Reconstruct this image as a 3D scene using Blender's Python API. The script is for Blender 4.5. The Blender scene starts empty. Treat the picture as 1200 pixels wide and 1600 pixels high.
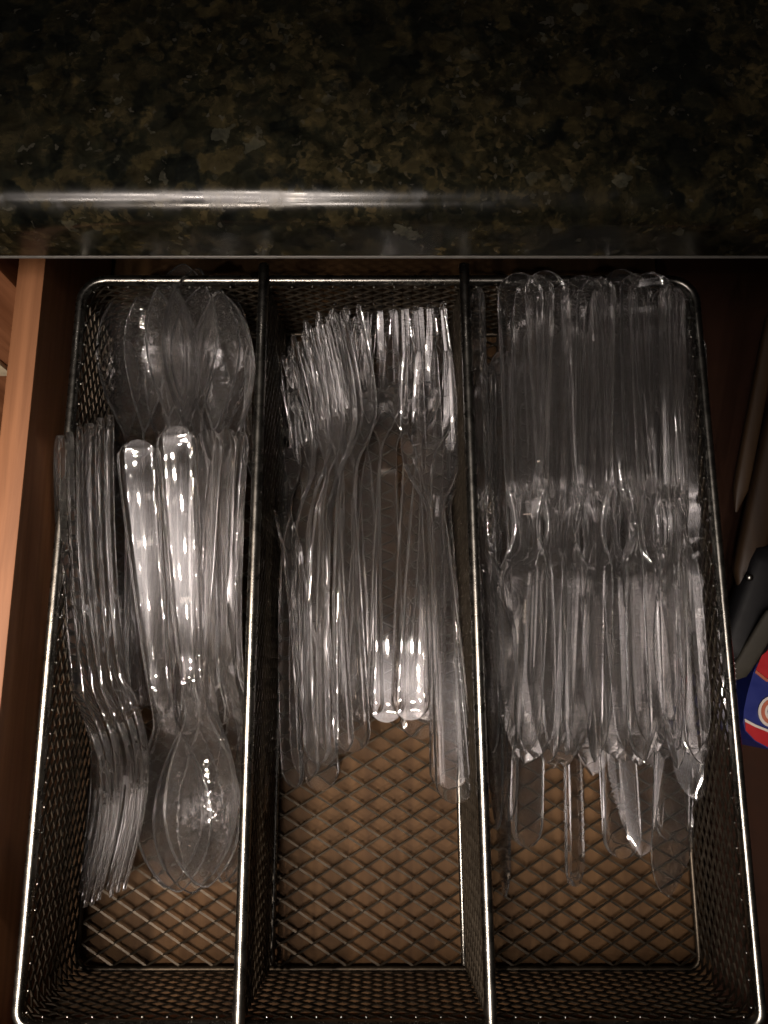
import bpy, math, random
import numpy as np
from mathutils import Vector, Matrix
random.seed(7)
R = math.radians
scene = bpy.context.scene
col = scene.collection

# ------------------------------------------------------------------ camera
CAM_Z, TILT = 0.338, 12.0
cam_d = bpy.data.cameras.new('camera'); cam = bpy.data.objects.new('camera', cam_d); col.objects.link(cam)
cam_d.sensor_fit = 'HORIZONTAL'; cam_d.sensor_width = 36; cam_d.lens = 36
cam_d.clip_start = 0.01; cam_d.clip_end = 20
cam.location = (0, 0, CAM_Z); cam.rotation_euler = (R(TILT), 0, 0)
scene.camera = cam

# ------------------------------------------------------------------ ambient light of a dim kitchen
w = bpy.data.worlds.new('World'); scene.world = w; w.use_nodes = True
bg = w.node_tree.nodes['Background']
bg.inputs[0].default_value = (1.0, 0.86, 0.74, 1); bg.inputs[1].default_value = 0.010

# ------------------------------------------------------------------ lamps
def lamp(name, kind, loc, target, energy, color, size, cone=60, blend=1.0):
    d = bpy.data.lights.new(name, kind); d.energy = energy; d.color = color
    if kind == 'AREA': d.shape = 'DISK'; d.size = size
    else:
        d.shadow_soft_size = size; d.spot_size = R(cone); d.spot_blend = blend
    o = bpy.data.objects.new(name, d); col.objects.link(o); o.location = loc
    o.rotation_euler = (Vector(target) - Vector(loc)).to_track_quat('-Z', 'Y').to_euler()
    return o
lamp('ceiling_spot', 'SPOT', (-0.42, -1.15, 1.42), (-0.11, -0.085, 0.03), 110, (1.0, 0.84, 0.70), 0.07, 17, 1.0)
lamp('side_spot', 'SPOT', (-0.90, -0.05, 1.60), (-0.14, -0.085, 0.03), 130, (1.0, 0.79, 0.62), 0.05, 14, 1.0)
# small unseen lamps added overhead to put glints in the plastic
for x, y in ((-0.15, -0.30), (-0.24, -0.62), (-0.75, -0.72), (-0.18, -1.30), (-0.35, 0.02), (-0.45, -0.45), (-0.62, -0.22), (-0.30, -0.92), (-0.20, -0.12)):
    lamp('glint_lamp', 'SPOT', (x, y, 1.85), (-0.05, -0.05, 0.02), 32, (1.0, 0.87, 0.77), 0.025, 17, 1.0)
lp = lamp('reflection_panel', 'AREA', (-0.42, -0.38, 1.80), (-0.42, -0.38, 0), 25.0, (1.0, 0.87, 0.82), 0.9)  # unseen soft panel, added for broad pale reflections in the plastic
lp.data.shape = 'RECTANGLE'; lp.data.size = 1.20; lp.data.size_y = 1.05
lp.data.use_nodes = True
_t = lp.data.node_tree; _em = next(n for n in _t.nodes if n.type == 'EMISSION')
_g = _t.nodes.new('ShaderNodeNewGeometry'); _d = _t.nodes.new('ShaderNodeVectorMath'); _d.operation = 'DISTANCE'
_d.inputs[1].default_value = (0.5, 0.5, 0.0)
_m = _t.nodes.new('ShaderNodeMapRange'); _m.interpolation_type = 'SMOOTHSTEP'
for _k, _v in (('From Min', 0.06), ('From Max', 0.50), ('To Min', 1.0), ('To Max', 0.0)): _m.inputs[_k].default_value = _v
_t.links.new(_g.outputs['Parametric'], _d.inputs[0]); _t.links.new(_d.outputs['Value'], _m.inputs['Value'])
_t.links.new(_m.outputs[0], _em.inputs['Strength'])

# ------------------------------------------------------------------ view and render
scene.view_settings.view_transform = 'Standard'
scene.view_settings.look = 'None'
scene.view_settings.exposure = 0.0
scene.view_settings.gamma = 1.0
scene.render.engine = 'CYCLES'
cy = scene.cycles
cy.max_bounces = 56; cy.transmission_bounces = 56; cy.glossy_bounces = 10; cy.diffuse_bounces = 3
cy.transparent_max_bounces = 24
cy.caustics_reflective = True; cy.caustics_refractive = True; cy.blur_glossy = 0.6
cy.sample_clamp_indirect = 8.0
cy.use_denoising = True

# ------------------------------------------------------------------ helpers
ct, st = math.cos(R(TILT)), math.sin(R(TILT))
def at(px, py, z):
    """a point of the drawer at height z that the photograph shows at (px, py)"""
    v = (py - 800.0) / 1200.0; u = (px - 600.0) / 1200.0
    d = (CAM_Z - z) / (ct + st * v)
    return Vector((u * d, d * (st - v * ct), z))

def link(name, me, mat=None, parent=None):
    o = bpy.data.objects.new(name, me); col.objects.link(o)
    if mat is not None and not me.materials: me.materials.append(mat)
    if parent is not None: o.parent = parent
    return o
def empty(name, loc=(0, 0, 0)):
    o = bpy.data.objects.new(name, None); col.objects.link(o); o.location = loc
    o.empty_display_size = 0.01
    return o
def tag(o, label=None, cat=None, group=None, kind=None):
    if label: o['label'] = label
    if cat: o['category'] = cat
    if group: o['group'] = group
    if kind: o['kind'] = kind
    return o
def mesh(name, V, F, smooth=None):
    me = bpy.data.meshes.new(name); me.from_pydata([tuple(v) for v in V], [], F); me.update()
    if smooth is not None:
        me.shade_smooth(); me.set_sharp_from_angle(angle=R(smooth))
    return me
def box(V, F, lo, hi, ch=0.0):
    """box with chamfered edges along its longest run, added to V, F"""
    (x0, y0, z0), (x1, y1, z1) = lo, hi
    if ch <= 0:
        b = len(V)
        V += [(x, y, z) for z in (z0, z1) for y in (y0, y1) for x in (x0, x1)]
        F += [[b + i for i in f] for f in ((0, 2, 3, 1), (4, 5, 7, 6), (0, 1, 5, 4), (1, 3, 7, 5), (3, 2, 6, 7), (2, 0, 4, 6))]
        return
    import bmesh
    bm = bmesh.new(); bmesh.ops.create_cube(bm, size=1)
    for v in bm.verts:
        v.co = Vector(((v.co.x + .5) * (x1 - x0) + x0, (v.co.y + .5) * (y1 - y0) + y0, (v.co.z + .5) * (z1 - z0) + z0))
    bmesh.ops.bevel(bm, geom=bm.edges[:], offset=ch, segments=2, profile=0.6, affect='EDGES')
    b = len(V); bm.verts.index_update()
    V += [tuple(v.co) for v in bm.verts]; F += [[b + v.index for v in f.verts] for f in bm.faces]
    bm.free()
def box_obj(name, lo, hi, mat, parent=None, ch=0.0):
    V, F = [], []; box(V, F, lo, hi, ch)
    return link(name, mesh(name, V, F, 35 if ch else None), mat, parent)
def sweep(path, prof, closed=False):
    """sweep a closed profile [(side, up)] along a path in a plane of constant z, or any path with 'up' = +Z"""
    V, F = [], []; n = len(path); m = len(prof)
    for i, p in enumerate(path):
        a = path[(i - 1) % n] if closed or i > 0 else p
        b = path[(i + 1) % n] if closed or i < n - 1 else p
        t = (Vector(b) - Vector(a)).normalized()
        s = t.cross(Vector((0, 0, 1)))
        s = s.normalized() if s.length > 1e-6 else Vector((1, 0, 0))
        u = s.cross(t)
        for (q, r) in prof: V.append(Vector(p) + s * q + u * r)
    for i in range(n if closed else n - 1):
        j = (i + 1) % n
        for k in range(m):
            l = (k + 1) % m
            F.append([i * m + k, i * m + l, j * m + l, j * m + k])
    if not closed:
        F.append([k for k in range(m)][::-1]); F.append([(n - 1) * m + k for k in range(m)])
    return V, F
def circ(r, n=10, sx=1.0, sz=1.0): return [(r * sx * math.cos(2 * math.pi * k / n), r * sz * math.sin(2 * math.pi * k / n)) for k in range(n)]

# ------------------------------------------------------------------ materials
def new_mat(name):
    m = bpy.data.materials.new(name); m.use_nodes = True
    nt = m.node_tree; return m, nt, nt.nodes['Principled BSDF'], nt.nodes['Material Output']
def nd(nt, t, **kw):
    n = nt.nodes.new(t)
    for k, v in kw.items(): setattr(n, k, v)
    return n
def ramp(nt, src, stops):
    r = nd(nt, 'ShaderNodeValToRGB'); e = r.color_ramp.elements
    while len(e) < len(stops): e.new(0.5)
    for el, (p, c) in zip(e, stops): el.position = p; el.color = (c[0], c[1], c[2], 1) if len(c) == 3 else c
    nt.links.new(src, r.inputs[0]); return r.outputs[0]
def mixc(nt, fac, a, b, mode='MIX'):
    n = nd(nt, 'ShaderNodeMix', data_type='RGBA', blend_type=mode)
    for s, i in ((fac, 0), (a, 6), (b, 7)):
        if hasattr(s, 'is_output'): nt.links.new(s, n.inputs[i])
        elif i == 0: n.inputs[0].default_value = s
        else: n.inputs[i].default_value = (*s, 1)
    return n.outputs[2]
def coords(nt, scale=(1, 1, 1), rot=(0, 0, 0)):
    tc = nd(nt, 'ShaderNodeTexCoord'); mp = nd(nt, 'ShaderNodeMapping')
    mp.inputs['Scale'].default_value = scale; mp.inputs['Rotation'].default_value = rot
    nt.links.new(tc.outputs['Object'], mp.inputs['Vector']); return mp.outputs[0]
def noise(nt, vec, scale, detail=3, rough=0.55, dist=0.0):
    n = nd(nt, 'ShaderNodeTexNoise'); n.inputs['Scale'].default_value = scale; n.inputs['Detail'].default_value = detail
    n.inputs['Roughness'].default_value = rough; n.inputs['Distortion'].default_value = dist
    nt.links.new(vec, n.inputs['Vector']); return n.outputs[0]
def bump(nt, bs, h, strength, dist):
    b = nd(nt, 'ShaderNodeBump'); b.inputs['Strength'].default_value = strength; b.inputs['Distance'].default_value = dist
    nt.links.new(h, b.inputs['Height']); nt.links.new(b.outputs[0], bs.inputs['Normal'])

def wood(name, dark, light, along='Y', rough=0.55, scale=1.0, spec=0.22):
    m, nt, bs, _ = new_mat(name)
    sc = {'Y': (1, .06, 1), 'Z': (1, 1, .06), 'X': (.06, 1, 1)}[along]
    v = coords(nt, sc)
    g = noise(nt, v, 190 * scale, 5, 0.6, 0.4); g2 = noise(nt, v, 34 * scale, 3, 0.5, 1.2)
    c = ramp(nt, g2, [(0.3, dark), (0.72, light)])
    c2 = ramp(nt, g, [(0.35, (.62, .58, .54)), (0.62, (1, 1, 1))])
    c = mixc(nt, 0.8, c, c2, 'MULTIPLY'); nt.links.new(c, bs.inputs['Base Color'])
    bs.inputs['Roughness'].default_value = rough; bs.inputs['Specular IOR Level'].default_value = spec
    bump(nt, bs, g, 0.15, 0.0004)
    return m
def plain(name, color, rough=0.5, metal=0.0, wear=0.12, spec=0.5):
    m, nt, bs, _ = new_mat(name); bs.inputs['Specular IOR Level'].default_value = spec
    v = coords(nt); n = noise(nt, v, 220, 4, 0.6)
    lo = tuple(c * (1 - wear) for c in color); hi = tuple(min(1, c * (1 + wear)) for c in color)
    nt.links.new(ramp(nt, n, [(0.3, lo), (0.7, hi)]), bs.inputs['Base Color'])
    r = nd(nt, 'ShaderNodeMapRange'); r.inputs['To Min'].default_value = rough * 0.8; r.inputs['To Max'].default_value = min(1, rough * 1.25)
    nt.links.new(n, r.inputs['Value']); nt.links.new(r.outputs[0], bs.inputs['Roughness'])
    bs.inputs['Metallic'].default_value = metal
    return m

def granite():
    m, nt, bs, _ = new_mat('granite')
    v = coords(nt)
    warp = nd(nt, 'ShaderNodeTexNoise'); warp.inputs['Scale'].default_value = 260; warp.inputs['Detail'].default_value = 2
    nt.links.new(v, warp.inputs['Vector'])
    wv = mixc(nt, 0.007, v, warp.outputs['Color'], 'ADD')
    def voro(scale):
        n = nd(nt, 'ShaderNodeTexVoronoi', feature='SMOOTH_F1'); n.inputs['Scale'].default_value = scale
        n.inputs['Smoothness'].default_value = 0.55
        nt.links.new(wv, n.inputs['Vector'])
        sp = nd(nt, 'ShaderNodeSeparateColor'); nt.links.new(n.outputs['Color'], sp.inputs[0]); return n, sp
    v1, s1 = voro(160); v2, s2 = voro(430); v3, s3 = voro(165)
    big = noise(nt, v, 26, 4, 0.6, 0.6); mid = noise(nt, v, 120, 5, 0.65, 0.8)
    base = ramp(nt, s1.outputs[0], [(0.15, (.004, .0045, .004)), (0.5, (.011, .0105, .007)), (0.75, (.020, .016, .009)), (0.95, (.034, .026, .013))])
    ochre = ramp(nt, big, [(0.42, (0, 0, 0)), (0.70, (.9, .9, .9))])
    gold = ramp(nt, s2.outputs[1], [(0.1, (.006, .006, .004)), (0.6, (.023, .019, .010)), (0.95, (.062, .045, .023))])
    base = mixc(nt, ochre, base, gold)
    fine = ramp(nt, mid, [(0.30, (.35, .35, .35)), (0.55, (1, 1, 1)), (0.75, (2.1, 1.95, 1.7))])
    base = mixc(nt, 1.0, base, fine, 'MULTIPLY')
    # pale quartz crystals, only a few, soft at their edges
    fl = ramp(nt, s3.outputs[1], [(0.90, (0, 0, 0)), (1.0, (.6, .6, .6))])
    fk = ramp(nt, mid, [(0.3, (.02, .019, .015)), (0.7, (.13, .12, .095))])
    base = mixc(nt, fl, base, fk)
    base = mixc(nt, 1.0, base, (1.1, 1.15, 1.05), 'MULTIPLY')
    sp = ramp(nt, s2.outputs[2], [(0.93, (0, 0, 0)), (0.99, (.8, .8, .8))])
    base = mixc(nt, sp, base, (.05, .046, .035))
    nt.links.new(base, bs.inputs['Base Color'])
    rr = ramp(nt, s1.outputs[1], [(0, (.14, .14, .14)), (1, (.28, .28, .28))])
    nt.links.new(rr, bs.inputs['Roughness'])
    bump(nt, bs, big, 0.06, 0.0006)
    return m

def clear_plastic(name='clear_plastic', scale=60, strength=0.10, dist=0.0007):
    m, nt, bs, out = new_mat(name)
    v = coords(nt); n = noise(nt, v, scale, 2, 0.5)
    bs.inputs['Base Color'].default_value = (.997, .990, .986, 1)
    bs.inputs['Transmission Weight'].default_value = 1.0
    bs.inputs['IOR'].default_value = 1.53
    rr = nd(nt, 'ShaderNodeMapRange'); rr.inputs['To Min'].default_value = 0.01; rr.inputs['To Max'].default_value = 0.06
    nt.links.new(n, rr.inputs['Value']); nt.links.new(rr.outputs[0], bs.inputs['Roughness'])
    bump(nt, bs, n, strength, dist)
    # the slight milky haze of scuffed injection-moulded plastic
    tr = nd(nt, 'ShaderNodeBsdfTranslucent'); tr.inputs[0].default_value = (.85, .83, .82, 1)
    df = nd(nt, 'ShaderNodeBsdfDiffuse'); df.inputs[0].default_value = (.85, .83, .82, 1)
    mx = nd(nt, 'ShaderNodeMixShader'); mx.inputs[0].default_value = 0.5
    nt.links.new(tr.outputs[0], mx.inputs[1]); nt.links.new(df.outputs[0], mx.inputs[2])
    m2 = nd(nt, 'ShaderNodeMixShader')
    hz = nd(nt, 'ShaderNodeMapRange'); hz.inputs['From Min'].default_value = 0.3; hz.inputs['From Max'].default_value = 0.75
    hz.inputs['To Min'].default_value = 0.006; hz.inputs['To Max'].default_value = 0.021
    n2 = noise(nt, v, 260, 5, 0.65); nt.links.new(n2, hz.inputs['Value']); nt.links.new(hz.outputs[0], m2.inputs[0])
    nt.links.new(bs.outputs[0], m2.inputs[1]); nt.links.new(mx.outputs[0], m2.inputs[2])
    nt.links.new(m2.outputs[0], out.inputs['Surface'])
    return m

M = dict(
    granite=granite(), plastic=clear_plastic(), bowl=clear_plastic('clear_bowl_plastic', 190, 0.85, 0.0007),
    wood_side=wood('cherry_wood', (.14, .056, .023), (.27, .125, .058)),
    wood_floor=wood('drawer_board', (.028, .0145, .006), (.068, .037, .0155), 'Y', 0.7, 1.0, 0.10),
    wood_front=wood('cabinet_wood', (.17, .066, .029), (.27, .115, .055), 'Z'),
    wood_tool=wood('tool_wood', (.014, .0075, .0035), (.026, .0145, .0065), 'Y', 0.55),
    kitchen_floor=wood('floor_wood', (.10, .05, .025), (.20, .10, .05), 'Y', 0.5, 0.2),
    rail=plain('polished_steel', (.17, .165, .15), 0.27, 1.0, 0.3),
    strand=plain('dark_steel', (.060, .049, .036), 0.42, 0.85, 0.3),
    black=plain('black_plastic', (.003, .003, .0035), 0.5, spec=0.12),
    trim=plain('grey_seam', (.13, .125, .115), 0.4),
    cream=plain('cream_felt', (.55, .46, .32), 0.8),
    red=plain('red_print', (.22, .006, .009), 0.35, 0, 0.08), blue=plain('blue_print', (.006, .011, .085), 0.35, 0, 0.08),
    white=plain('white_print', (.34, .31, .28), 0.45, 0, 0.06), orange=plain('orange_print', (.24, .065, .035), 0.4, 0, 0.08),
    sleeve=plain('grey_sleeve', (.022, .020, .016), 0.6, spec=0.1),
)

# ------------------------------------------------------------------ the setting: counter, cabinet, floor
CY = 0.1475                                   # front plane of the counter edge
def counter():
    Rr, top, bot = 0.0118, 0.1135, 0.086
    prof = []                                  # (Y, Z) from the top, round the nose, to the underside
    prof.append((0.80, top))
    for y in (0.4, 0.25, 0.2): prof.append((y, top))
    for k in range(0, 15):
        a = R(90) * k / 14
        prof.append((CY + Rr - Rr * math.sin(a), top - Rr + Rr * math.cos(a)))
    prof += [(CY, bot + 0.0012), (CY + 0.0006, bot + 0.0004), (CY + 0.0016, bot), (0.80, bot)]
    xs = [-0.9, -0.3, -0.1, 0, 0.1, 0.3, 0.9]; V, F = [], []; m = len(prof)
    for x in xs: V += [(x, y, z) for y, z in prof]
    for i in range(len(xs) - 1):
        for k in range(m):
            l = (k + 1) % m; F.append([i * m + k, (i + 1) * m + k, (i + 1) * m + l, i * m + l])
    F.append(list(range(m))); F.append([(len(xs) - 1) * m + k for k in range(m)][::-1])
    o = link('countertop', mesh('countertop', V, F, 30), M['granite'])
    tag(o, kind='structure')
    V, F = sweep([(-0.9, CY + 0.0012, bot - 0.0013), (0.9, CY + 0.0012, bot - 0.0013)], circ(0.0008, 8))
    t = link('seam_strip', mesh('seam_strip', V, F, 60), M['trim'], o)
counter()
box_obj('floor', (-3, -3, -0.78), (3, 1.2, -0.76), M['kitchen_floor'])['kind'] = 'structure'
f = box_obj('cabinet_front', (-0.90, 0.152, -0.70), (-0.1475, 0.172, 0.0835), M['wood_front'], None, 0.001); f['kind'] = 'structure'
f = box_obj('cabinet_rail', (-0.1470, 0.176, 0.0725), (0.30, 0.196, 0.0838), M['wood_side'], None, 0.001); f['kind'] = 'structure'
f = box_obj('cabinet_interior', (-0.1470, 0.36, -0.2), (0.30, 0.37, 0.0835), M['wood_side']); f['kind'] = 'structure'
p = at(2, 582, -0.02); p.y = 0.150
bp = box_obj('bumper_pad', (p.x - .010, .1492, p.z - .011), (p.x + .0008, .1518, p.z + .006), M['cream'], None, 0.0006)
tag(bp, 'small cream bumper pad stuck on the cabinet front left of the drawer', 'bumper pad')

# ------------------------------------------------------------------ the drawer
DX0, DX1, DY0, DY1, DTOP = -0.1315, 0.262, -0.130, 0.34, 0.0665
dr = tag(empty('drawer', (0, -0.13, -0.012)), 'open wooden drawer under the dark granite counter', 'drawer')
inv = Matrix.Translation(-dr.location)
def dpart(name, lo, hi, mat, ch=0.0008):
    o = box_obj(name, lo, hi, mat, None, ch); o.parent = dr; o.matrix_parent_inverse = inv; return o
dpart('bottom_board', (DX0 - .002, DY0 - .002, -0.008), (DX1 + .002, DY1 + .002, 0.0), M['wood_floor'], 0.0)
dpart('side_panel', (DX0 - 0.0105, DY0, -0.012), (DX0, DY1, DTOP), M['wood_side'])
dpart('side_panel', (DX1, DY0, -0.012), (DX1 + 0.0105, DY1, DTOP), M['wood_side'])
dpart('front_panel', (DX0 - 0.016, DY0 - 0.019, -0.03), (DX1 + 0.016, DY0 - 0.0005, 0.070), M['wood_front'], 0.0015)
dpart('back_panel', (DX0 + .0005, DY1 - 0.012, 0.0005), (DX1 - .0005, DY1 - .0005, DTOP - .003), M['wood_side'])

# ------------------------------------------------------------------ the wire mesh tray
TX0, TX1, TY0, TY1, TF, TR = -0.1235, 0.1268, -0.1155, 0.158, 0.0035, 0.0535
tray = tag(empty('cutlery_tray', ((TX0 + TX1) / 2, (TY0 + TY1) / 2, TF)), 'dark steel mesh cutlery tray with three long compartments', 'tray')
tinv = Matrix.Translation(-tray.location)
def tpart(name, me, mat, kind=None):
    o = link(name, me, mat, tray); o.matrix_parent_inverse = tinv
    if kind: o['kind'] = kind
    return o
def expanded(name, fn, su, sv, a, b, wd=0.0011, th=0.0007, tilt=28, s0=0.0):
    """expanded-metal sheet: strands between staggered bonds; fn(s, h) -> point, normal"""
    nu = max(1, round(su / (a / 2))); nv = max(1, round(sv / (b / 2)))
    V, F = [], []
    for j in range(nv):
        for i in range(nu):
            up = (i + j) % 2 == 0
            s = (i * su / nu, (i + 1) * su / nu); h = (j, j + 1) if up else (j + 1, j)
            p, n = fn(s[0] + s0, h[0] * sv / nv); q, n2 = fn(s[1] + s0, h[1] * sv / nv)
            p = Vector(p); q = Vector(q); n = Vector(n)
            t = (q - p).normalized(); side = t.cross(n).normalized()
            rot = Matrix.Rotation(R(tilt if up else -tilt * 0.6), 3, t)
            sd = rot @ side * (wd / 2); nn = rot @ n * (th / 2)
            p = p - t * wd * 0.35; q = q + t * wd * 0.35
            k = len(V)
            for c in (p, q): V += [c - sd - nn, c + sd - nn, c + sd + nn, c - sd + nn]
            F += [[k, k + 1, k + 5, k + 4], [k + 1, k + 2, k + 6, k + 5], [k + 2, k + 3, k + 7, k + 6], [k + 3, k, k + 4, k + 7]]
    return mesh(name, V, F)
A, B = 0.0132, 0.0080
fx0, fx1, fy0, fy1 = TX0 + .003, TX1 - .003, TY0 + .003, TY1 - .003
tpart('floor_mesh', expanded('floor_mesh', lambda s, h: ((fx0 + s, fy0 + h, TF), (0, 0, 1)), fx1 - fx0, fy1 - fy0, A, B, 0.0008, 0.0005), M['strand'], 'stuff')
# walls follow a rounded rectangle
CR = 0.010
def ring(x0, x1, y0, y1, r, n=6):
    P = []
    for cx, cy_, a0, r in ((x1 - r * .5, y0 + r * .5, -90, r * .5), (x1 - r, y1 - r, 0, r), (x0 + r, y1 - r, 90, r), (x0 + r * .5, y0 + r * .5, 180, r * .5)):
        for k in range(n + 1):
            a = R(a0 + 90 * k / n); P.append((cx + r * math.cos(a), cy_ + r * math.sin(a)))
    return P
rim_xy = ring(TX0 + .0015, TX1 - .0015, TY0 + .0015, TY1 - .0015, CR)
def perim(P):
    L = [0.0]
    for i in range(len(P)):
        a, b = P[i], P[(i + 1) % len(P)]; L.append(L[-1] + math.hypot(b[0] - a[0], b[1] - a[1]))
    return L
PL = perim(rim_xy)
def wall_pt(s, h):
    s = s % PL[-1]; i = 0
    while PL[i + 1] < s: i += 1
    a, b = rim_xy[i], rim_xy[(i + 1) % len(rim_xy)]; t = (s - PL[i]) / max(1e-9, PL[i + 1] - PL[i])
    x, y = a[0] + (b[0] - a[0]) * t, a[1] + (b[1] - a[1]) * t
    d = Vector((b[0] - a[0], b[1] - a[1], 0)).normalized()
    fl = 1 - (1 - h / (TR - TF)) * 0.0                                  # vertical walls
    return (x * fl, y * fl, TF + h), (d.y, -d.x, 0)
marks = [PL[3] + PL[-1] * 0, PL[10], PL[17], PL[24], PL[3] + PL[-1]]      # mid-corners
for k in range(4):
    s0, s1 = marks[k], marks[k + 1]
    tpart('wall_mesh', expanded('wall_mesh', wall_pt, s1 - s0, TR - TF - .001, A * 0.62, B * 0.62, 0.0008, 0.0006, 24, s0), M['strand'], 'stuff')
# rim: flattened steel strip, and a thin rod round the foot
rp = [(x, y, TR) for x, y in rim_xy]
V, F = sweep(rp, [(.0016, -.0016), (.0016, .0008), (.0009, .0015), (-.0009, .0015), (-.0016, .0008), (-.0016, -.0016)], True)
tpart('rim', mesh('rim', V, F, 50), M['rail'])
V, F = sweep([(x, y, TF + .0002) for x, y in ring(TX0 + .002, TX1 - .002, TY0 + .002, TY1 - .002, CR - .001)], circ(.0011, 8), True)
tpart('foot_rod', mesh('foot_rod', V, F, 60), M['strand'])
# weld beads along the inside of the rim
V, F = [], []
for k in range(0, int(PL[-1] / 0.0083)):
    (x, y, _), n = wall_pt(k * 0.0083, 0)
    c = Vector((x, y, TR - .0012)) - Vector(n) * 0.0026
    b = len(V); r = .0007
    V += [c + Vector(d) * r for d in ((1, 0, 0), (0, 1, 0), (-1, 0, 0), (0, -1, 0), (0, 0, 1.2), (0, 0, -1.2))]
    F += [[b + i, b + (i + 1) % 4, b + 4] for i in range(4)] + [[b + (i + 1) % 4, b + i, b + 5] for i in range(4)]
tpart('weld_beads', mesh('weld_beads', V, F, 80), M['rail'], 'stuff')
# two dividers: rod on top, double mesh wall, flat foot rods
for (xa, xb, lab) in ((-0.0478, -0.0482, None), (0.0352, 0.0322, None)):
    def lin(y, off=0.0): return xa + (xb - xa) * (y - TY0) / (TY1 - TY0) + off
    ya, yb = TY0 - .0065, TY1 + .0035
    V, F = sweep([(lin(ya), ya, TR + .0028), (lin(0), 0, TR + .0030), (lin(yb), yb, TR + .0028)], circ(.0021, 12), False)
    d = tpart('divider', mesh('divider', V, F, 60), M['rail'])
    for off in (-.0024, .0024):
        me = expanded('divider_mesh', lambda s, h: ((lin(TY0 + .003 + s, off * (1.25 - 0.9 * h / .05)), TY0 + .003 + s, TF + h), (1 if off > 0 else -1, 0, 0)),
                      TY1 - TY0 - .006, TR - TF + .001, A * 0.62, B * 0.62, 0.0008, 0.0006, 24)
        c = link('divider_mesh', me, M['strand'], d); c.matrix_parent_inverse = Matrix.Identity(4); c['kind'] = 'stuff'
        ys = [TY0 + .004, 0, TY1 - .004]
        V, F = sweep([(lin(y, off * 1.5), y, TF + .0012) for y in ys], circ(.0011, 8), False)
        c = link('foot_rod', mesh('divider_rod', V, F, 60), M['rail'], d)

# ------------------------------------------------------------------ clear plastic cutlery
def interp(x, pts):
    xs = [p[0] for p in pts]; ys = [p[1] for p in pts]
    # smooth (monotone-ish) interpolation: cosine between knots blended with linear
    x = float(x)
    if x <= xs[0]: return ys[0]
    for i in range(len(xs) - 1):
        if x <= xs[i + 1]:
            t = (x - xs[i]) / (xs[i + 1] - xs[i])
            m0 = (ys[i + 1] - ys[i - 1]) / (xs[i + 1] - xs[i - 1]) if i > 0 else (ys[1] - ys[0]) / (xs[1] - xs[0])
            m1 = (ys[i + 2] - ys[i]) / (xs[i + 2] - xs[i]) if i + 2 < len(xs) else (ys[-1] - ys[-2]) / (xs[-1] - xs[-2])
            h = xs[i + 1] - xs[i]
            return (2*t**3-3*t**2+1)*ys[i] + (t**3-2*t**2+t)*h*m0 + (-2*t**3+3*t**2)*ys[i+1] + (t**3-t**2)*h*m1
    return ys[-1]

def solid(rows, ncol, P, mask, split):
    """closed plate: P(i, j) -> (x, y, ztop, zbot) in mm; returns two meshes cut at row `split` that share the full plate's normals"""
    nr = len(rows); idT = {}; V = []
    use = np.zeros((nr, ncol), bool)
    for i in range(nr - 1):
        for j in range(ncol - 1):
            if mask(i, j): use[i, j] = use[i + 1, j] = use[i, j + 1] = use[i + 1, j + 1] = True
    T = -np.ones((nr, ncol), int); Bt = -np.ones((nr, ncol), int)
    for i in range(nr):
        for j in range(ncol):
            if use[i, j]:
                x, y, zt, zb = P(i, j)
                T[i, j] = len(V); V.append((x * .001, y * .001, zt * .001)); Bt[i, j] = len(V); V.append((x * .001, y * .001, zb * .001))
    F, sect = [], []
    ok = lambda i, j: 0 <= i < nr - 1 and 0 <= j < ncol - 1 and mask(i, j)
    for i in range(nr - 1):
        for j in range(ncol - 1):
            if not mask(i, j): continue
            s = 0 if i < split else 1
            F.append([T[i, j], T[i, j + 1], T[i + 1, j + 1], T[i + 1, j]]); sect.append(s)
            F.append([Bt[i, j], Bt[i + 1, j], Bt[i + 1, j + 1], Bt[i, j + 1]]); sect.append(s)
            if not ok(i, j - 1): F.append([T[i, j], T[i + 1, j], Bt[i + 1, j], Bt[i, j]]); sect.append(s)
            if not ok(i, j + 1): F.append([T[i + 1, j + 1], T[i, j + 1], Bt[i, j + 1], Bt[i + 1, j + 1]]); sect.append(s)
            if not ok(i - 1, j): F.append([T[i, j + 1], T[i, j], Bt[i, j], Bt[i, j + 1]]); sect.append(s)
            if not ok(i + 1, j): F.append([T[i + 1, j], T[i + 1, j + 1], Bt[i + 1, j + 1], Bt[i + 1, j]]); sect.append(s)
    full = mesh('full', V, F, 50)
    cn = [tuple(c.vector) for c in full.corner_normals]
    starts = [p.loop_start for p in full.polygons]
    out = []
    for s in (0, 1):
        mp, VV, FF, NN = {}, [], [], []
        for fi, fc in enumerate(F):
            if sect[fi] != s: continue
            pf = []
            for k, v in enumerate(fc):
                if v not in mp: mp[v] = len(VV); VV.append(V[v])
                pf.append(mp[v]); NN.append(cn[starts[fi] + k])
            FF.append(pf)
        me = mesh('cut', VV, FF); me.shade_smooth(); me.normals_split_custom_set(NN)
        out.append(me)
    bpy.data.meshes.remove(full)
    return out

def end_rows(w, n=7): return [w * (1 - math.cos(R(90) * k / n)) for k in range(n)]
def handle_w(y, w0, prof):
    w = interp(y, prof)
    return w * math.sqrt(max(0.0, 1 - (1 - y / w0) ** 2)) if y < w0 else w

def rimmed(u, y, y0, y1, th, rec, edge=0.30):
    """thickness cut: a shallow recess inside a raised border, rounded at both ends"""
    a = max(0.0, min(1.0, (1 - abs(u)) / edge)); a = a * a * (3 - 2 * a)
    b = max(0.0, min(1.0, (y - y0) / 5)) * max(0.0, min(1.0, (y1 - y) / 6)); b = min(1, b * 1.0)
    return rec * a * b * (1 - .30 * (1 - u * u))

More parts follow.
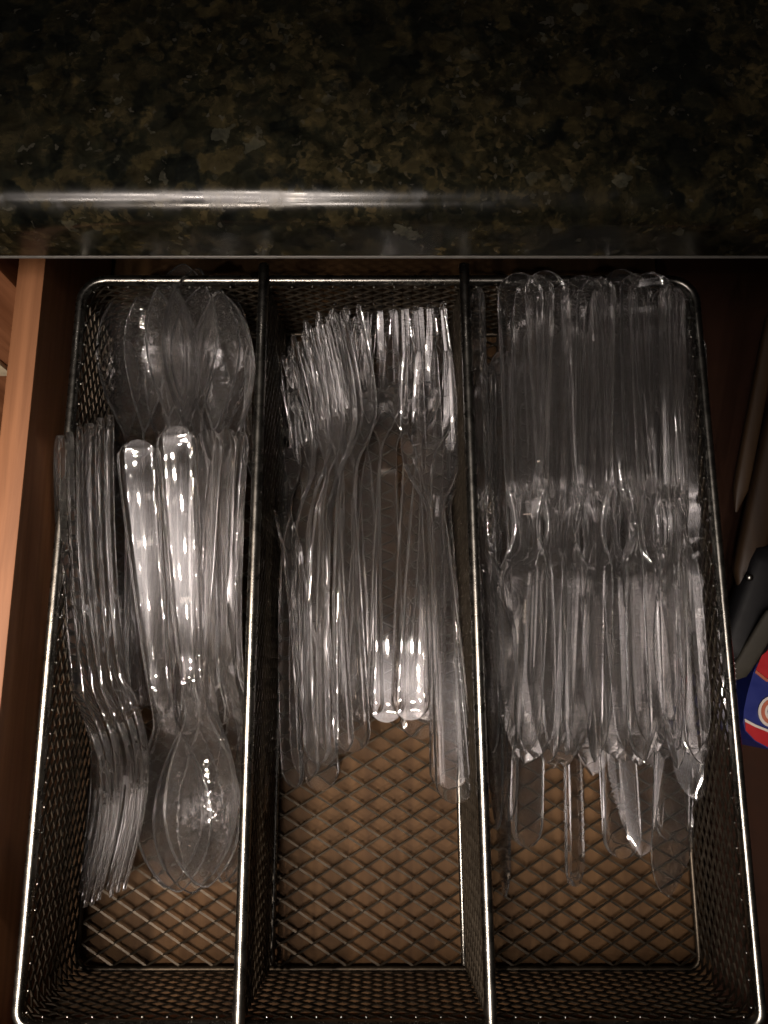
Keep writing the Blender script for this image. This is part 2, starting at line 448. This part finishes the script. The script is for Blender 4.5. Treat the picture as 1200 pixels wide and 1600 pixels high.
def make_fork(bend=1.0):
    L = 180
    wp = [(0, 7.2), (8, 7.6), (40, 6.7), (80, 5.2), (104, 4.0), (116, 4.2), (126, 9.0), (134, 12.0), (142, 12.6), (160, 12.2), (180, 10.8)]
    zp = [(0, 1.0), (20, 2.2), (60, 2.4), (98, 0.5), (112, -3.5), (124, -6.6), (138, -7.2), (156, -4.2), (180, 3.0)]
    rows = end_rows(7.2) + list(np.arange(7.2, 100, 6.5)) + list(np.arange(100, 140, 2.6)) + [140, 142] + list(np.arange(145, 176, 4.4)) + [177, 178.8, 180]
    rows = sorted(set(round(float(r), 3) for r in rows)); n = len(rows)
    # columns: 4 tines of three strips, 3 gaps
    tw, gp = 0.158, 0.1227
    us = []
    for k in range(4):
        a = -1 + k * (2 * tw + 2 * gp) * 1.0
        us += [a, a + tw * .5, a + tw * 1.5, a + 2 * tw]
    sc = 2.0 / (us[-1] - us[0]); us = [(u - us[0]) * sc - 1 for u in us]; nc = len(us)
    mask = lambda i, j: not (rows[i] >= 142 and j % 4 == 3)
    split = next(i for i, r in enumerate(rows) if r >= 104)
    def P(i, j):
        y, u = rows[i], us[j]
        w = handle_w(y, 7.2, wp); x = u * w
        k = j // 4
        if y > 142:                                   # tines narrow to their tips, a little splayed
            uc = (us[k * 4] + us[k * 4 + 3]) / 2; t = (y - 142) / 38
            x = (uc + (u - uc) * (1 - .35 * t) * (0.45 if y > 179 else 1)) * w
        z = interp(y, zp) * bend
        curl = 1.6 * (abs(u) ** 2) * max(0, min(1, (y - 112) / 22)) * (1 - max(0, (y - 142) / 45))
        th = interp(y, [(0, 2.0), (10, 2.7), (60, 2.8), (104, 3.2), (118, 2.6), (142, 2.1), (180, 1.3)])
        rec = rimmed(u, y, 3, 96, th, th * 0.48, 0.34)
        edge = 1 - .38 * (abs(u) > .97)
        return x, y, z + curl + th / 2 * edge - rec, z + curl - th / 2 * edge
    return solid(rows, nc, P, mask, split), L

def make_spoon():
    L = 176
    wp = [(0, 7.4), (8, 7.8), (40, 6.9), (80, 5.4), (102, 4.2), (112, 4.5), (120, 7.6), (130, 11.6), (142, 14.4), (151, 14.8), (160, 13.2), (167, 10.0), (172, 6.2), (174.8, 3.0), (176, 0.9)]
    zp = [(0, 1.0), (20, 2.2), (60, 2.4), (96, 0.6), (110, -2.6), (120, -4.4), (140, -4.0), (160, -1.4), (176, 1.2)]
    dp = [(0, 0), (108, 0), (118, 2.2), (130, 6.0), (144, 8.0), (156, 7.2), (168, 3.4), (176, 0)]
    rows = end_rows(7.4) + list(np.arange(7.4, 96, 6.5)) + list(np.arange(96, 160, 2.7)) + [161, 163.5, 166, 168, 170, 171.5, 173, 174.2, 175.2, 176]
    rows = sorted(set(round(float(r), 3) for r in rows))
    us = [-1, -.96, -.88, -.76, -.62, -.42, -.2, 0, .2, .42, .62, .76, .88, .96, 1]
    split = next(i for i, r in enumerate(rows) if r >= 104)
    def P(i, j):
        y, u = rows[i], us[j]
        w = handle_w(y, 7.4, wp)
        z = interp(y, zp) - interp(y, dp) * (1 - abs(u) ** 2.4)
        th = interp(y, [(0, 2.0), (10, 2.7), (60, 2.8), (104, 3.2), (116, 2.4), (130, 1.8), (176, 1.5)])
        rec = rimmed(u, y, 3, 96, th, th * 0.48, 0.30)
        e = 1 - .4 * (abs(u) > .97)
        return u * w, y, z + th / 2 * e - rec, z - th / 2 * e
    return solid(rows, len(us), P, lambda i, j: True, split), L

def make_knife(serr=1.0):
    L = 188
    wl = [(0, 8.4), (8, 9.0), (40, 8.8), (86, 8.0), (97, 6.0), (106, 6.2), (114, 8.6), (130, 9.4), (160, 9.0), (174, 8.4), (181, 6.6), (185, 4.2), (187, 2.0), (188, 0.4)]
    wr = [(0, 8.4), (8, 9.0), (40, 8.8), (86, 8.0), (97, 6.0), (106, 6.6), (114, 10.0), (134, 15.6), (150, 15.2), (166, 11.6), (177, 7.0), (184, 3.6), (187, 1.6), (188, 0.4)]
    rows = end_rows(8.4) + list(np.arange(8.4, 76, 6.5)) + list(np.arange(76, 116, 2.0)) + list(np.arange(116, 176, 1.0)) + [177, 179, 181, 183, 184.5, 185.7, 186.6, 187.3, 187.8, 188]
    rows = sorted(set(round(float(r), 3) for r in rows))
    us = [-1, -.9, -.72, -.56, -.25, .1, .45, .60, .75, .9, 1]
    split = next(i for i, r in enumerate(rows) if r >= 102)
    zp = [(0, .6), (40, 1.0), (90, .4), (110, 0), (188, 0.6)]
    def P(i, j):
        y, u = rows[i], us[j]
        l = handle_w(y, 8.4, wl); r = handle_w(y, 8.4, wr)
        if 116 < y < 172 and i % 2: r -= 1.15 * serr
        x = (u + 1) / 2 * (l + r) - l
        th = interp(y, [(0, 2.4), (10, 2.8), (80, 3.0), (98, 3.6), (108, 2.4), (118, 1.6), (188, 1.1)])
        z = interp(y, zp)
        # deep thumb recess with a rounded lower end
        d = (1 - abs(u)) * 8.6
        if y > 84: d = min(d, 3.2 - math.hypot(u * 8.0 * .8, y - 84) + 3.2)
        a = max(0.0, min(1.0, (d - 1.1) / 1.6)) * max(0.0, min(1.0, (y - 2.6) / 2.2)) * (1 if y < 92 else 0)
        rec = 1.45 * a * a * (3 - 2 * a) * (1 - .28 * (1 - u * u))
        e = 1.0
        if y > 110: e = interp(u, [(-1, .9), (0, 1), (.5, .8), (1, .35)])
        elif abs(u) > .97: e = .62
        return x, y, z + th / 2 * e - rec, z - th / 2 * e
    return solid(rows, len(us), P, lambda i, j: True, split), L

KINDS = {
    'fork': (make_fork(1.0), ('handle', 'tined_head'), 'fork'),
    'spoon': (make_spoon(), ('handle', 'bowl'), 'spoon'),
    'knife': (make_knife(), ('handle', 'blade'), 'knife'),
}
def place(kind, a, b, roll, label, group, flip=False):
    (meshes, L), names, cat = KINDS[kind]
    pa, pb = at(*a), at(*b); d = (pb - pa); got = d.length * 1000; d.normalize()
    if abs(got - L) > 14: print('LEN', label, round(got), L)
    o = empty('clear_' + kind, (0, 0, 0)); tag(o, label, cat, group)
    X = Vector((d.y, -d.x, 0)).normalized(); Z = X.cross(d)
    m = Matrix((X, d, Z)).transposed().to_4x4()
    m = m @ Matrix.Rotation(R(roll), 4, 'Y')
    mid = (pa + pb) / 2 - d * (L * .0005)
    o.matrix_world = Matrix.Translation(mid) @ m
    for me, nm in zip(meshes, names):
        c = link(nm, me, M['bowl' if nm == 'bowl' else 'plastic'], o)
    return o
G1, G2, G3 = 'clear plastic cutlery in the left compartment', 'clear plastic forks in the middle compartment', 'clear plastic knives in the right compartment'

# left compartment: spoons with bowls at the back (under the others)
place('spoon', (256, 1090, .010), (288, 406, .053), 8, 'clear spoon whose bowl tip pokes out over the back rim in the left compartment', G1)
place('spoon', (300, 1110, .012), (330, 440, .047), 26, 'clear spoon, bowl just right of the one poking over the back rim', G1)
place('spoon', (228, 1100, .009), (234, 452, .042), -20, 'clear spoon, bowl just left of the one poking over the back rim', G1)
place('spoon', (335, 1100, .013), (356, 470, .038), 48, 'clear spoon lying on its edge with its bowl against the first divider', G1)
place('spoon', (200, 1110, .008), (158, 500, .024), 12, 'clear spoon with its lone bowl low beside the left mesh wall', G1)
place('spoon', (280, 1120, .007), (274, 520, .027), -4, 'clear spoon lowest under the nest of bowls at the back', G1)
place('spoon', (310, 1130, .007), (308, 545, .022), 14, 'clear spoon low in the nest of bowls, a little right of its lowest bowl', G1)
place('spoon', (224, 1080, .014), (206, 470, .034), 24, 'clear spoon with its bowl tipped towards the nest from the left', G1)
place('spoon', (262, 1076, .018), (262, 462, .048), -52, 'clear spoon on edge inside the nest of bowls, left of its middle', G1)
place('spoon', (316, 1088, .018), (306, 428, .051), 58, 'clear spoon on edge inside the nest of bowls, right of its middle', G1)
place('spoon', (340, 1090, .022), (344, 500, .046), -30, 'clear spoon at the right of the nest of bowls, facing the middle', G1)
# spoons with bowls at the front
place('spoon', (380, 700, .048), (366, 1352, .016), 62, 'clear spoon on edge with its handle pressed along the first divider', G1)
place('spoon', (358, 694, .050), (352, 1352, .017), 50, 'clear spoon on edge, second from the first divider', G1)
place('spoon', (328, 690, .050), (312, 1362, .018), 30, 'clear spoon tilted behind the broad bright handle, third from the first divider', G1)
place('spoon', (276, 676, .054), (322, 1374, .022), -4, 'clear spoon with the broad flat handle facing up in the left compartment', G1)
place('spoon', (214, 690, .051), (280, 1388, .015), -7, 'clear spoon slanting from the fork stack with its bowl at the front', G1)
place('spoon', (300, 720, .038), (300, 1372, .011), -22, 'clear spoon hidden below the two broad handles, its bowl under the front bowls', G1)
place('spoon', (250, 730, .036), (262, 1350, .009), 16, 'clear spoon at the bottom left of the nest of front bowls', G1)
# forks on edge with tines at the front
for k in range(6):
    place('fork', (98 + 16.2 * k, 684 + 4 * k + (k % 2) * 4, .0575 - .0006 * k), (140 + 12.5 * k, 1392 - 16 * k, .011 + .0015 * k), 60 + 4 * (k % 3),
          ['clear fork on edge nearest the left mesh wall', 'clear fork on edge, second from the left mesh wall', 'clear fork on edge, third from the left mesh wall',
           'clear fork on edge, fourth from the left mesh wall', 'clear fork on edge, fifth from the left mesh wall', 'clear fork on edge, innermost of the stack by the left mesh wall'][k], G1)

# middle compartment
place('fork', (604, 1122, .026), (606, 474, .026), -6, 'clear fork under the others with its tines in the middle of the back mesh wall', G2)
place('fork', (642, 1126, .028), (646, 462, .028), -7, 'clear fork with tines highest up, its round bright handle end beside the middle', G2)
place('fork', (560, 1112, .010), (574, 470, .024), 24, 'clear fork half hidden between the left fork stack and the middle forks', G2)
place('fork', (668, 1130, .012), (684, 470, .026), -8, 'clear fork whose pale handle shows left of the top right fork', G2)
for k in range(5):
    place('fork', (464 + 22 * k, 1246 - 26 * k, .014 + .003 * k), (446 + 22 * k, 548 - 14 * k + (22 * (k == 4)), .022 + .004 * k), -52 + 8 * k,
          ['clear fork on edge nearest the first divider, its handle reaching furthest forward', 'clear fork on edge, second in the stack right of the first divider',
           'clear fork on edge, third in the stack right of the first divider', 'clear fork on edge, fourth in the stack right of the first divider',
           'clear fork with bright curved head on top of the stack right of the first divider'][k], G2)
place('fork', (500, 1200, .010), (420, 590, .034), 30, 'clear fork lying askew with its tines through the first divider side', G2)
place('fork', (702, 1236, .020), (686, 552, .028), -3, 'clear fork nested just below the top right fork', G2)
place('fork', (713, 1258, .030), (666, 548, .037), 3, 'clear fork face up on top beside the second divider', G2)

place('fork', (548, 1130, .010), (546, 478, .022), 40, 'clear fork low on the tray floor between the left fork stack and the middle', G2)
place('fork', (574, 1112, .022), (584, 486, .022), -18, 'clear fork on the left of the two bright round handle ends in the middle', G2)
place('fork', (656, 1134, .020), (662, 500, .032), -20, 'clear fork tucked between the middle forks and the top right fork', G2)
place('fork', (500, 1170, .024), (512, 520, .038), -46, 'clear fork resting across the top of the left fork stack', G2)
# right compartment: reversed knives at the bottom, blades pointing back
place('knife', (1052, 1304, .008), (1040, 630, .012), 14, 'clear reversed knife with its broad square handle end at the front right', G3)
place('knife', (972, 1326, .010), (930, 650, .012), 22, 'clear reversed knife whose slanted handle end is wedged in the front middle', G3)
place('knife', (896, 1362, .012), (880, 690, .010), 58, 'clear reversed knife on edge with its handle end furthest forward', G3)
place('knife', (822, 1308, .010), (830, 640, .010), 40, 'clear reversed knife with its narrow handle end by the front left', G3)
# lower layers, handles at the back
place('knife', (1078, 690, .020), (1046, 1396, .008), 165, 'clear knife with a long curved serrated blade sweeping furthest forward', G3)
place('knife', (1010, 640, .016), (1000, 1330, .010), 8, 'clear knife low in the pile whose tip points at the front between two handle ends', G3)
for k, (xa, ya, xb, yb) in enumerate(((826, 470, 838, 1215), (882, 470, 890, 1220), (944, 466, 950, 1210), (1004, 470, 1002, 1214), (1050, 472, 1050, 1206))):
    place('knife', (xa, ya - 14, .040), (xb, yb - (24, 6, 20, 2, 30)[k], .018), (-17, 168, -9, -15, 158)[k],
          ['clear knife in the second layer under the leftmost top knife', 'clear knife in the second layer under the second top knife', 'clear knife in the second layer under the middle top knife',
           'clear knife in the second layer under the fourth top knife', 'clear knife in the second layer under the rightmost top knife'][k], G3)
# on edge along the second divider
place('knife', (744, 446, .046), (772, 1180, .024), 78, 'clear knife on edge pressed against the second divider', G3)
place('knife', (764, 575, .036), (778, 1290, .014), 82, 'clear knife on edge with a bright handle end, next to the second divider', G3)
place('knife', (782, 562, .040), (796, 1270, .018), 74, 'clear knife on edge with a bright handle end, a little right of the other', G3)
place('knife', (776, 690, .016), (790, 1392, .010), 84, 'clear knife on edge whose serrated tip reaches furthest down the second divider', G3)
# third layer, deepest of the knives
for k, (xa, ya, xb, yb) in enumerate(((808, 520, 820, 1235), (852, 530, 866, 1230), (914, 525, 926, 1236), (976, 528, 978, 1228), (1030, 520, 1024, 1232))):
    place('knife', (xa, ya - 24, .027), (xb, yb - (40, 28, 10, 44, 16)[k], .012), (12, 172, 9, 168, 190)[k],
          ['clear knife deepest in the pile beneath the leftmost top knife', 'clear knife deepest in the pile beneath the second top knife', 'clear knife deepest in the pile beneath the middle top knife',
           'clear knife deepest in the pile beneath the fourth top knife', 'clear knife deepest in the pile beneath the rightmost top knife'][k], G3)
for k, (xa, ya, xb, yb, rl) in enumerate(((868, 440, 856, 1208, 64), (936, 440, 926, 1205, -58), (1042, 436, 1040, 1200, 60))):
    place('knife', (xa, ya, .051), (xb, yb, .027), rl,
          ['clear knife on edge wedged between the second and third top knives', 'clear knife on edge wedged left of the middle top knife', 'clear knife on edge wedged under the two rightmost top knives'][k], G3)
# knives on edge in the top layer, fanning a little
for k, (xa, ya, za, xb, yb, zb, rl) in enumerate(((836, 428, .056, 812, 1190, .036, 40), (880, 424, .057, 882, 1222, .034, 216), (930, 430, .058, 918, 1200, .040, 44),
                                                  (952, 426, .057, 1000, 1214, .036, 212), (996, 430, .058, 1008, 1186, .042, 146), (1046, 430, .057, 1056, 1218, .034, -42),
                                                  (1066, 450, .052, 1098, 1190, .034, 152))):
    place('knife', (xa, ya, za), (xb, yb, zb), rl,
          ['clear tilted knife leaning left from between the first two top knives', 'clear tilted knife standing between the second top knife and the middle one',
           'clear tilted knife leaning on the left side of the middle top knife', 'clear tilted knife crossing from the middle top knife to the right',
           'clear tilted knife leaning on the fourth top knife', 'clear tilted knife between the two rightmost top knives',
           'clear tilted knife at the far right of the top layer, slanting to the wall'][k], G3)
# top layer
for k, (xa, ya, xb, yb, rl) in enumerate(((810, 408, 836, 1206, -7), (850, 410, 896, 1196, -12), (908, 410, 966, 1208, 173), (970, 406, 1030, 1190, 166), (1010, 412, 1080, 1196, 12))):
    place('knife', (xa, ya, .0600), (xb, yb, .0345 - .003 * (k == 4)), rl,
          ['clear knife on the top layer, nearest the second divider', 'clear knife on the top layer, second from the second divider', 'clear knife in the middle of the top layer',
           'clear knife on the top layer, second from the right wall of the tray', 'clear knife on the top layer, nearest the right wall of the tray'][k], G3)
place('knife', (1066, 530, .046), (1088, 1236, .021), 200, 'clear knife turned over with its serrated edge along the right mesh wall', G3)

# ------------------------------------------------------------------ things right of the tray
def bar(name, a, b, wd, th, mat, parent=None, n=10):
    d = (b - a); L = d.length; d.normalize()
    s = d.cross(Vector((0, 0, 1))).normalized(); u = s.cross(d)
    V, F = [], []; m = 16
    for i in range(n + 1):
        t = i / n; e = math.sqrt(max(0.02, 1 - (2 * t - 1) ** 8))
        for k in range(m):
            c, q = math.cos(2 * math.pi * k / m), math.sin(2 * math.pi * k / m)
            c = math.copysign(abs(c) ** .6, c); q = math.copysign(abs(q) ** .6, q)
            V.append(a + d * L * t + s * c * wd / 2 * e + u * q * th / 2 * e)
    for i in range(n):
        for k in range(m):
            l = (k + 1) % m; F.append([i * m + k, i * m + l, (i + 1) * m + l, (i + 1) * m + k])
    F.append(list(range(m))[::-1]); F.append([n * m + k for k in range(m)])
    return link(name, mesh(name, V, F, 45), mat, parent)
o = bar('wooden_spatula', at(1150, 800, .040), at(1212, 470, .046), .006, .005, M['wood_tool'])
tag(o, 'slim wooden utensil handle leaning right of the tray', 'wooden utensil')
o = bar('wooden_spoon', at(1158, 930, .028), at(1228, 600, .030), .011, .008, M['wood_tool'])
tag(o, 'thicker wooden utensil handle at the right edge behind the black handle', 'wooden utensil')
bk = tag(empty('black_tongs', at(1170, 960, .02)), 'black plastic utensil handle with a steel rivet right of the tray', 'kitchen tool')
h1 = bar('handle', at(1146, 1046, .024), at(1216, 850, .030), .020, .012, M['black']); h1.parent = bk; h1.matrix_parent_inverse = Matrix.Translation(-bk.location)
V, F = [], []
c = at(1171, 902, .036)
for i in range(5):
    a = R(90) * i / 4
    for k in range(10): V.append(c + Vector((.0016 * math.cos(a) * math.cos(R(36 * k)), .0016 * math.cos(a) * math.sin(R(36 * k)), .0012 * math.sin(a))))
for i in range(4):
    for k in range(10): l = (k + 1) % 10; F.append([i * 10 + k, i * 10 + l, i * 10 + 10 + l, i * 10 + 10 + k])
h = link('rivet', mesh('rivet', V, F, 60), M['rail'], bk); h.matrix_parent_inverse = Matrix.Translation(-bk.location)
o = bar('paper_sleeve', at(1148, 1062, .026), at(1216, 948, .040), .007, .003, M['sleeve'])
tag(o, 'pale grey strip of packaging between the black handle and the printed carton', 'packaging')

ln = box_obj('drawer_shade_sheet', (TX1 + .004, DY0 + .001, .0006), (DX1 - .001, DY1 - .014, .0022), plain('dark_shade', (.016, .0065, .0035), 0.75, spec=0.08))  # sheet added over the board, its dark colour stands in for deep shade
tag(ln, 'dark brown sheet standing in for shade on the drawer floor right of the tray', 'shade_sheet')

# printed carton: rounded left end, red, blue and red bands, white ring emblem
def outline(P, z0, z1):
    n = len(P); V = [Vector((x, y, z0)) for x, y in P] + [Vector((x, y, z1)) for x, y in P]
    F = [[n + k for k in range(n)], [k for k in range(n)][::-1]] + [[k, (k + 1) % n, n + (k + 1) % n, n + k] for k in range(n)]
    return V, F
ZC = 0.030
def poly(pts, z): return [(at(x, y, z).x, at(x, y, z).y) for x, y in pts]
edge = [(1204, 994), (1192, 1020), (1178, 1050), (1168, 1085), (1163, 1110), (1162, 1130), (1165, 1142), (1180, 1158), (1205, 1172), (1262, 1180), (1262, 1000)]
pk = tag(empty('printed_carton', at(1200, 1090, .002)), 'red and blue printed carton with a white ring emblem at the right edge', 'carton')
pinv = Matrix.Translation(-pk.location)
def ppart(name, V, F, mat):
    o = link(name, mesh(name, V, F), mat, pk); o.matrix_parent_inverse = pinv; return o
V, F = outline(poly(edge, ZC)[::-1], 0.002, ZC - .0004); ppart('carton_body', V, F, M['blue'])
def flat(name, pts, mat, z): V, F = outline(poly(pts, ZC)[::-1], z - .0004, z); return ppart(name, V, F, mat)
flat('red_band', [(1203, 996), (1191, 1022), (1181, 1046), (1198, 1060), (1262, 1062), (1262, 1002)], M['red'], ZC + .0002)
flat('gold_line', [(1181, 1047), (1179.5, 1051), (1197, 1065), (1262, 1067), (1262, 1063), (1198, 1061)], M['orange'], ZC + .0003)
flat('red_band', [(1164, 1128), (1165, 1141), (1180, 1157), (1205, 1170), (1262, 1177), (1262, 1152), (1205, 1146), (1180, 1136)], M['red'], ZC + .0002)
flat('white_line', [(1163.6, 1123), (1164, 1128), (1180, 1136), (1205, 1146), (1262, 1152), (1262, 1149), (1205, 1142), (1180, 1132)], M['white'], ZC + .0003)
c0 = (1206, 1112)
for nm, r, mt, dz in (('emblem_ring', 22, 'white', .0005), ('emblem_ring', 18, 'orange', .0007), ('emblem_ring', 12.5, 'white', .0009), ('emblem_disc', 8.5, 'blue', .0011)):
    flat(nm, [(c0[0] + r * math.cos(R(a)), c0[1] + r * 1.12 * math.sin(R(a))) for a in range(0, 360, 12)], M[mt], ZC + dz)
